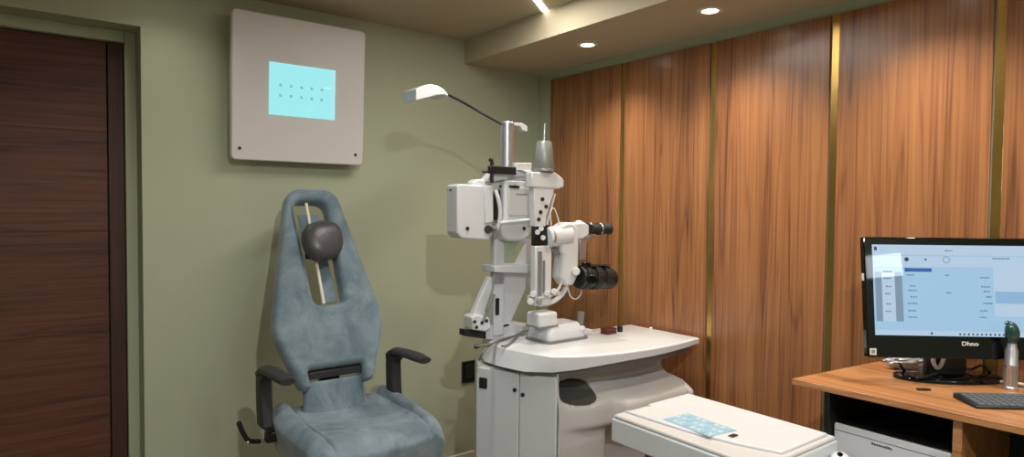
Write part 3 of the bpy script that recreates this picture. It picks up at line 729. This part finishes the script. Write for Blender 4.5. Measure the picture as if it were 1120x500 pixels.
# raised panel with curved left edge
cv = [(x0+.05, y1-.012), (x0+.055, y1-.14), (x0+.065, y1-.28), (x0+.09, y1-.40), (x0+.13, y0+.02), (x1-.02, y0+.02), (x1-.02, y1-.012), (x0+.16, y1-.012), (x0+.155, y1-.03), (x0+.07, y1-.03)]
rp = build('raised_panel', MB().prism([Vector((x, y, tz+.006)) for x, y in cv], (0, 0, .010)), 'white', BX, bev=.004)
zz = tz+.0165
k0 = [Z(725, 459, zz), Z(752, 452, zz), Z(806, 471, zz), Z(776, 478, zz)]
kp = build('keypad', MB().prism([p for p in k0], (0, 0, .001)), 'keypad', rp)
for i in range(3):
    for j in range(8):
        u = (i+.25)/3; v = (j+.2)/8; du, dv_ = .5/3, .6/8
        f_ = lambda a, b: (k0[0].lerp(k0[1], a)).lerp(k0[3].lerp(k0[2], a), b)+Vector((0, 0, .001))
        build('key', MB().prism([f_(u, v), f_(u+du, v), f_(u+du, v+dv_), f_(u, v+dv_)], (0, 0, .0012)), 'keyw' if (i+j) % 3 else 'keypad', kp)
e = Z(802, 477, zz)
build('black_slot', MB().box((e.x-.014, e.y-.008, zz), (e.x+.014, e.y+.008, zz+.003)), 'black', rp, bev=.002)
ped = MB().lathe([(.12, 0), (.12, .02), (.045, .04), (.045, .722)], (-.8, -1.86, 0), n=28); build('box_pedestal', ped, 'grey', BX)
build('front_ledge', MB().box((x0+.05, y0-.16, tz-.072), (x1-.01, y0+.0, tz-.05)), 'white2', BX, bev=.004)
# white handset on the ledge
zl = tz-.05
h0 = Z(918, 494, zl+.02)
HSET = thing('handset', 'white rounded remote with a black oval window on the ledge before the instrument box', 'remote', (h0.x-.03, h0.y-.04, zl))
hc = Vector((h0.x-.035, h0.y-.02, zl))
hb = MB(); 
hb.sphere((0, 0, 0), 1, 28, (1, 1, 1))
Rz = Matrix.Rotation(math.radians(28), 4, 'Z')
bmesh.ops.transform(hb.bm, matrix=Matrix.Translation(hc+Vector((0, 0, .0125)))@Rz@Matrix.Diagonal((.055, .026, .0125, 1)), verts=hb.bm.verts)
build('handset_body', hb, 'white', HSET)
ho = MB().sphere((0, 0, 0), 1, 24)
bmesh.ops.transform(ho.bm, matrix=Matrix.Translation(hc+Vector((.004, .003, .021)))@Rz@Matrix.Diagonal((.026, .010, .0055, 1)), verts=ho.bm.verts)
build('oval_window', ho, 'blackg', HSET)

# ================================================================== desk
DZ = .93
DK = thing('computer_desk', 'orange-brown beech computer desk with black open interior', 'desk', (-.3, -2.5, 0))
tip = Z(866, 414, DZ); fr_ = Z(1120, 468, DZ); bkc = Z(953, 397.5, DZ)
d1 = (fr_-tip).normalized(); far = tip+d1*1.2
bx = XW-.045
bkw = Vector((-.065, bkc.y+.0, DZ))
poly_ = [tip, far, Vector((-.065, far.y, DZ)), bkw]
build('desk_top', MB().prism([Vector((p.x, p.y, DZ)) for p in poly_], (0, 0, -.020)), 'desk', DK, bev=.002)
sx = at(902, 470, 0, -.45)
ysd = Z(902, 426, DZ-.02)
lp_x = tip.x+.07
s0 = at(901.5, 440, 0, lp_x)
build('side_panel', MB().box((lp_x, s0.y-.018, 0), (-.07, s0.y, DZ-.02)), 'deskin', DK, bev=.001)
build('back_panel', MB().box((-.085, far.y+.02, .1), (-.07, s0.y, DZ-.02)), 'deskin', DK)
sv = at(1042, 470, 0, lp_x-.01)
build('divider_panel', MB().box((lp_x-.01, sv.y-.022, 0), (-.085, sv.y, DZ-.02)), 'desk', DK, bev=.001)
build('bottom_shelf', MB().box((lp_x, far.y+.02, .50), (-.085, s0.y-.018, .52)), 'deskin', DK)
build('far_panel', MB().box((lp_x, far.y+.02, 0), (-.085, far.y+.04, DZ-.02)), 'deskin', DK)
# printer in the desk
px_ = lp_x+.02
a = at(905, 460, 0, px_); b = at(1040, 491, 0, px_)
PR = thing('printer', 'light grey printer inside the dark open desk compartment', 'printer', (px_+.13, (a.y+b.y)/2, .52))
yA, yB = s0.y-.022, sv.y+.003
ztop = a.z
build('printer_case', MB().box((px_, yB, .52), (-.09, yA, ztop)), 'case', PR, bev=.006, seg=3)
build('printer_top', MB().box((px_+.006, yB+.004, ztop-.002), (-.092, yA-.004, ztop+.004)), 'black', PR, bev=.002)  # top face of the case, coloured black
build('printer_seam', MB().box((px_-.001, yB+.005, ztop-.022), (px_+.01, yA-.005, ztop-.020)), 'shade', PR)
# words on the printer front: illegible dark name
n0 = at(953, 485.5, 0, px_-.001); n1 = at(976, 491, 0, px_-.001)
mb = MB()
for k in range(9):
    y_ = n0.y+(n1.y-n0.y)*(k+.1)/9; y2 = n0.y+(n1.y-n0.y)*(k+.8)/9; zc_ = (n0.z+n1.z)/2
    mb.box((px_-.0012, y2, zc_-.003), (px_+.001, y_, zc_+.003 if k in (0, 6, 7) else zc_+.0015))
build('printer_name', mb, 'ink', PR)

# monitor
yawm = YAW+math.radians(2.5)
ma = atd(949, 391, 1.985); mtp = atd(946, 259, 2.02)
uM = Vector((math.cos(yawm), -math.sin(yawm), 0))
vM = (mtp-ma); vM = (vM-uM*vM.dot(uM)); Hm = vM.length; vM.normalize(); nM = uM.cross(vM)
mm = Matrix((uM, -nM, vM)).transposed().to_4x4(); mm.translation = ma      # local x right, y = into the panel, z up
if (mm.to_3x3()@Vector((0, 1, 0))).dot(fw) < 0: pass
Wm = .505
MO = thing('monitor', 'black all-in-one computer monitor showing a pale blue program window', 'monitor', mw=Matrix.Translation(Vector((ma.x+uM.x*Wm/2, ma.y+uM.y*Wm/2, DZ)))@Matrix.Rotation(-yawm, 4, 'Z'))
def ml(x, y, z): return mm@Vector((x, y, z))
def mbox(mb, a, b):
    mb.loft([[ml(a[0], a[1], a[2]), ml(b[0], a[1], a[2]), ml(b[0], b[1], a[2]), ml(a[0], b[1], a[2])], [ml(a[0], a[1], b[2]), ml(b[0], a[1], b[2]), ml(b[0], b[1], b[2]), ml(a[0], b[1], b[2])]]); return mb
# orientation test: +y local must point away from the camera
sgn = 1 if (mm.to_3x3()@Vector((0, 1, 0))).dot(fw) > 0 else -1
pxm = 1.995/FPX     # metres per pixel on the panel
def mx_(px): return (px-948)*pxm
def mz_(py): return Hm-(py-259.5)*pxm*1.0
fm = MB(); mbox(fm, (0, 0, 0), (Wm, sgn*.024, Hm)); case = build('bezel', fm, 'blackg', MO, bev=.004, seg=3)
bkm = MB(); mbox(bkm, (.06, sgn*.022, .04), (Wm-.10, sgn*.05, Hm-.05)); build('rear_shell', bkm, 'black', MO, bev=.01)
SXa, SXb, SZa, SZb = mx_(957), Wm-.016, mz_(367), mz_(268)
def flat(name, x0, z0, x1, z1, mt, root, o=.0006):
    q = MB(); mbox(q, (x0, -sgn*o, z0), (x1, sgn*.001, z1)); return build(name, q, mt, root, smooth=False)
scr = flat('screen', SXa, SZa, SXb, SZb, 'scr', MO, .0008)
flat('title_bar', SXa, mz_(279), SXb, SZb, 'scr2', scr, .0011)
flat('tool_bar', mx_(958), mz_(292), SXb-.09, mz_(280.5), 'scr2', scr, .0010)
flat('side_column', mx_(959), mz_(352), mx_(966), mz_(298), 'scr3', scr, .0011)
flat('side_column', mx_(980), mz_(352), mx_(988), mz_(298), 'scr3', scr, .0011)
flat('list_column', mx_(966), mz_(352), mx_(980), mz_(298), 'scr2', scr, .0010)
flat('highlight_bar', mx_(991), mz_(297.5), mx_(1020), mz_(293.5), 'scr5', scr, .0012)
flat('side_pane', mx_(1085), mz_(345), SXb, mz_(280), 'scr2', scr, .0010)
flat('blue_block', mx_(1086), mz_(331), mx_(1118), mz_(318), 'scr4', scr, .0013)
flat('task_bar', SXa, mz_(366.5), SXb, mz_(361.5), 'scr2', scr, .0011)
tx = MB()
def dash(x, y, w_, hh=1.6):
    k = x
    while k < x+w_:
        ww = random.uniform(1.2, 2.6); mbox(tx, (mx_(k), -sgn*.0016, mz_(y+hh/2)), (mx_(min(k+ww, x+w_)), 0, mz_(y-hh/2*random.uniform(.6, 1.2)))); k += ww+.7
for x, y, w_ in ((993, 301, 8), (996, 313, 6), (994, 318, 9), (996, 325, 7), (993, 332, 10), (993, 340, 9), (993, 347, 9), (1071, 303, 10), (1072, 313, 9), (1074, 318, 7), (1076, 324, 6), (1073, 331, 10), (1069, 339, 8), (1069, 346, 7),
                 (1035, 274, 8), (1085, 282, 18), (1034, 301, 5), (1034, 320, 6), (968, 305, 8), (970, 314, 6), (969, 322, 6), (970, 333, 5), (969, 341, 6)): dash(x, y, w_)
build('screen_words', tx, 'scr6', scr, smooth=False)
def disc(mb, px, py, r): 
    c = ml(mx_(px), -sgn*.0008, mz_(py)); n_ = (mm.to_3x3()@Vector((0, -sgn, 0))); mb.lathe([(r, 0), (r, .001), (0, .001)], c, n_, 16)
icon = [(959, 274.5, 962, 270.5), (1016, 365.5, 1018, 363), (968, 298.5, 978, 297)]+[(1046+k*4.6, 365.8, 1047.6+k*4.6, 363.6) for k in range(11)]
for a_, b_, c_, d_ in icon:
    ic = MB(); mbox(ic, (mx_(a_), -sgn*.0016, mz_(b_)), (mx_(c_), 0, mz_(d_))); build('screen_icon', ic, 'scr7', scr, smooth=False)
for a_, b_, c_ in ((993.5, 284, .0065), (1014, 284, .003)):
    ic = MB(); disc(ic, a_, b_, c_); build('screen_icon', ic, 'scr7', scr, smooth=False)
rg = MB()
for k in range(14):
    an = 2*PI*k/14; cxp, czp = 1036+3.4*math.cos(an), 284+3.4*math.sin(an)
    mbox(rg, (mx_(cxp-.5), -sgn*.0016, mz_(czp+.5)), (mx_(cxp+.5), 0, mz_(czp-.5)))
build('refresh_ring', rg, 'scr6', scr, smooth=False)
flat('sticker', mx_(950.5), mz_(388.5), mx_(957.5), mz_(381.5), 'skirt', case, .0006)
flat('sticker_print', mx_(952), mz_(387), mx_(956), mz_(383), 'cone', case, .0009)
# lettering on the lower bezel
def text(s, px, py, hpx, root, mt, off=.0015, sx_=1):
    cu = bpy.data.curves.new('t', 'FONT'); cu.body = s; cu.size = hpx*pxm*1.35; cu.extrude = .0003; cu.offset = .0003
    o = bpy.data.objects.new('t', cu); COL.objects.link(o)
    bpy.context.view_layer.update()
    dg = bpy.context.evaluated_depsgraph_get(); me = bpy.data.meshes.new_from_object(o.evaluated_get(dg)); bpy.data.objects.remove(o)
    bm = bmesh.new(); bm.from_mesh(me)
    for v in bm.verts: v.co = ml(mx_(px)+v.co.x*sx_, -sgn*(off+v.co.z), mz_(py)+v.co.y)
    x = MB(); x.bm = bm; return x
build('maker_name', text('Dhno', 1048, 376.8, 4.6, case, 'wcable', off=.0005, sx_=1.25), 'wcable', case, smooth=False)
bt = MB(); mbox(bt, (-.003, sgn*.004, mz_(308)), (.003, sgn*.014, mz_(300))); build('side_clip', bt, 'wcable', case, bev=.001)
# stand
bc = Z(1036, 414.5, DZ)+Vector((0, 0, 0))
fwd = Vector((fw.x, fw.y, 0)).normalized(); rgt = Vector((uM.x, uM.y, 0))
stc = Vector((bc.x, bc.y, DZ))
sb = MB()
sb.loft([[Vector((stc.x, stc.y, z))+rgt*(.165*k*math.cos(a_*PI/16))+fwd*(.075*k*math.sin(a_*PI/16)) for a_ in range(32)] for z, k in ((DZ, 1), (DZ+.012, 1), (DZ+.018, .93))])
build('stand_base', sb, 'blackg', MO, ang=50)
nk = MB(); n1_ = stc+fwd*.015
nk.loft([[n1_+rgt*(s*.062)+fwd*(q_*.014)+Vector((0, 0, z)) for s, q_ in ((-1, -1), (1, -1), (1, 1), (-1, 1))] for z in (.012, .17)])
build('stand_neck', nk, 'black', MO, bev=.006)
MO2 = MO
# keyboard
k1, k2, k3 = Z(1042, 430.5, DZ+.012), Z(1054, 446, DZ+.012), Z(1120, 432.5, DZ+.012)
ku = Vector((k3.x-k1.x, k3.y-k1.y, 0)).normalized(); kv = Vector((-ku.y, ku.x, 0)); kv = kv if kv.dot(fw) < 0 else -kv
KB = thing('keyboard', 'flat black and silver keyboard on the desk before the monitor', 'keyboard', (k1.x, k1.y, DZ))
kd = .105
KL = .42
o_ = Vector((k1.x, k1.y, DZ))
sk_ = ku*.03    # the near edge starts a little further right, as the case tapers
mb = MB().loft([[o_, o_+ku*KL, o_+ku*(KL-.0)+kv*kd, o_+sk_*.0+kv*kd], [o_+Vector((0, 0, .014)), o_+ku*KL+Vector((0, 0, .014)), o_+ku*KL+kv*kd+Vector((0, 0, .008)), o_+kv*kd+Vector((0, 0, .008))]])
build('keyboard_case', mb, 'black', KB, bev=.003)
mb = MB().loft([[o_+Vector((0, 0, .0145)), o_+ku*KL+Vector((0, 0, .0145)), o_+ku*KL+kv*.008+Vector((0, 0, .0145)), o_+kv*.008+Vector((0, 0, .0145))], [o_+Vector((0, 0, .0165)), o_+ku*KL+Vector((0, 0, .0165)), o_+ku*KL+kv*.008+Vector((0, 0, .0165)), o_+kv*.008+Vector((0, 0, .0165))]])
build('keyboard_edge', mb, 'alu', KB)
kk = MB()
rows, cols = 5, 20
for r_ in range(rows):
    for c_ in range(cols):
        q0 = o_+ku*(.012+c_*.0200)+kv*(.014+r_*.0178)+Vector((0, 0, .0135-.0012*r_))
        a_, b_, h_ = ku*.0165, kv*.0145, Vector((0, 0, .004))
        kk.loft([[q0, q0+a_, q0+a_+b_, q0+b_], [q0+h_+a_*.08+b_*.08, q0+h_+a_*.92+b_*.08, q0+h_+a_*.92+b_*.92, q0+h_+a_*.08+b_*.92]])
KK = build('keys', kk, 'key', KB); KK['kind'] = 'stuff'
# otoscope handle
op_ = Z(1105, 427, DZ)
OT = thing('ophthalmoscope', 'silver handled ophthalmoscope with dark teal head standing beside the keyboard', 'ophthalmoscope', (op_.x, op_.y, DZ))
pm = (CAM-op_).length; pm = (op_-CAM).dot(fw)/FPX
mb = MB().lathe([(7.2*pm, 0), (7.2*pm, 4*pm), (6.2*pm, 5*pm), (6.2*pm, 26*pm), (6.8*pm, 27*pm), (6.8*pm, 29*pm), (6.2*pm, 30*pm), (6.0*pm, 44*pm), (4.8*pm, 47*pm), (4.2*pm, 52*pm), (0, 52*pm)], op_, n=24)
hnd = build('handle', mb, 'alu', OT)
rg_ = MB()
for k in range(12):
    an = 2*PI*k/12; c = op_+Vector((math.cos(an)*6.2*pm, math.sin(an)*6.2*pm, 0)); rg_.box(c+Vector((-.001, -.001, 6*pm)), c+Vector((.001, .001, 25*pm)))
build('grip_ribs', rg_, 'cone', hnd)
hm = MB()
def hfo(i, j):
    a_, b_ = i*2*PI, (j-.5)*PI
    x = 7.2*pm*math.cos(b_)*math.cos(a_); y = 6*pm*math.cos(b_)*math.sin(a_); z = 12.5*pm*math.sin(b_)
    x += 1.5*pm*math.sin(b_)*-1 if z > 0 else 0
    return op_+rgt*(x)+fwd*y+Vector((0, 0, 63*pm+z))
hm.grid(hfo, 24, 16); bmesh.ops.remove_doubles(hm.bm, verts=hm.bm.verts, dist=.0003)
hdo = build('instrument_head', hm, 'teal', OT, ang=180)
build('head_hook', MB().tube([op_+rgt*(-2*pm)+Vector((0, 0, 74*pm)), op_+rgt*(-6*pm)+Vector((0, 0, 75.5*pm)), op_+rgt*(-8*pm)+Vector((0, 0, 72.5*pm))], 1.2*pm), 'teal', hdo)
# usb stick
up_s = Z(1009, 427, DZ)
us = thing('usb_stick', 'tiny black usb stick lying on the desk in front of the monitor stand', 'usb stick', (up_s.x, up_s.y, DZ))
mb = MB(); mb.loft([[up_s+ku*s*.016+kv*q_*.006+Vector((0, 0, z)) for s, q_ in ((-1, -1), (1, -1), (1, 1), (-1, 1))] for z in (0, .006)])
build('stick_body', mb, 'black', us, bev=.0015)
mb = MB(); mb.loft([[up_s+ku*(.016+s*.007)+kv*q_*.004+Vector((0, 0, z)) for s, q_ in ((0, -1), (1, -1), (1, 1), (0, 1))] for z in (.001, .005)])
build('stick_plug', mb, 'rubber', us)
# things behind the stand: foil pouch, cables
fp_ = Z(992, 404, DZ)
mb = MB()
def fpf(i, j):
    a_, b_ = i*2*PI, (j-.5)*PI
    d_ = 1+.28*noise.noise(Vector((math.cos(a_)*2.2, math.sin(a_)*2.2+5, b_*2.4)))+.14*noise.noise(Vector((math.cos(a_)*7, math.sin(a_)*7, b_*7)))
    return fp_+ku*(.068*d_*math.cos(b_)*math.cos(a_))+kv*(.022*d_*math.cos(b_)*math.sin(a_))+Vector((0, 0, .023+.023*d_*math.sin(b_)))
mb.grid(fpf, 40, 24); bmesh.ops.remove_doubles(mb.bm, verts=mb.bm.verts, dist=.0003)
tag(build('foil_pouch', mb, 'silver'), 'crumpled silver-grey pouch behind the left of the monitor stand', 'pouch')
P_ = lambda px, py, h: Z(px, py, DZ+h)
tag(build('power_cable', MB().tube([P_(984, 398, .05), P_(990, 406, .015), P_(1000, 412, .022), P_(1012, 412, .022), P_(1024, 409, .022)], .004), 'rubber'), 'black cable drooping in front of the silver pouch', 'cable')
uc = stc-fwd*.0+rgt*(-.025)
wb = Vector((uc.x, uc.y, DZ))-fwd*.012
wb2 = atd(1026, 403, (wb-CAM).dot(fw)); hz = wb2.z
pts = [atd(x, y, (wb-CAM).dot(fw)) for x, y in ((1021, 388), (1021, 396), (1024, 402), (1028, 401), (1031, 395), (1033, 388))]
tag(build('white_loop', MB().tube(pts, .0062), 'wcable'), 'short white loop hanging down under the monitor', 'cable')  # white U-shaped tube below the monitor
pts = [P_(1050, 405, .012), P_(1062, 409, .008), P_(1078, 414, .006), P_(1092, 417, .006), P_(1104, 418, .006), P_(1120, 421, .006)]
tag(build('white_cable', MB().tube(pts, .005), 'wcable'), 'white cable lying along the back of the desk to the right', 'cable')
pts = [P_(1052, 400, .02), P_(1062, 404, .03), P_(1074, 400, .05), P_(1084, 408, .012), P_(1098, 412, .008)]
tag(build('black_cable', MB().tube(pts, .0035), 'rubber'), 'black cable crossing over the white one at the back of the desk', 'cable')

# ================================================================== world / view
wd = bpy.data.worlds.new('world'); S.world = wd; wd.use_nodes = True
wd.node_tree.nodes['Background'].inputs[0].default_value = (.6, .7, .8, 1); wd.node_tree.nodes['Background'].inputs[1].default_value = .05
S.view_settings.view_transform = 'Standard'; S.view_settings.look = 'None'; S.view_settings.gamma = 1; S.view_settings.use_curve_mapping = False
S.view_settings.exposure = -0.06
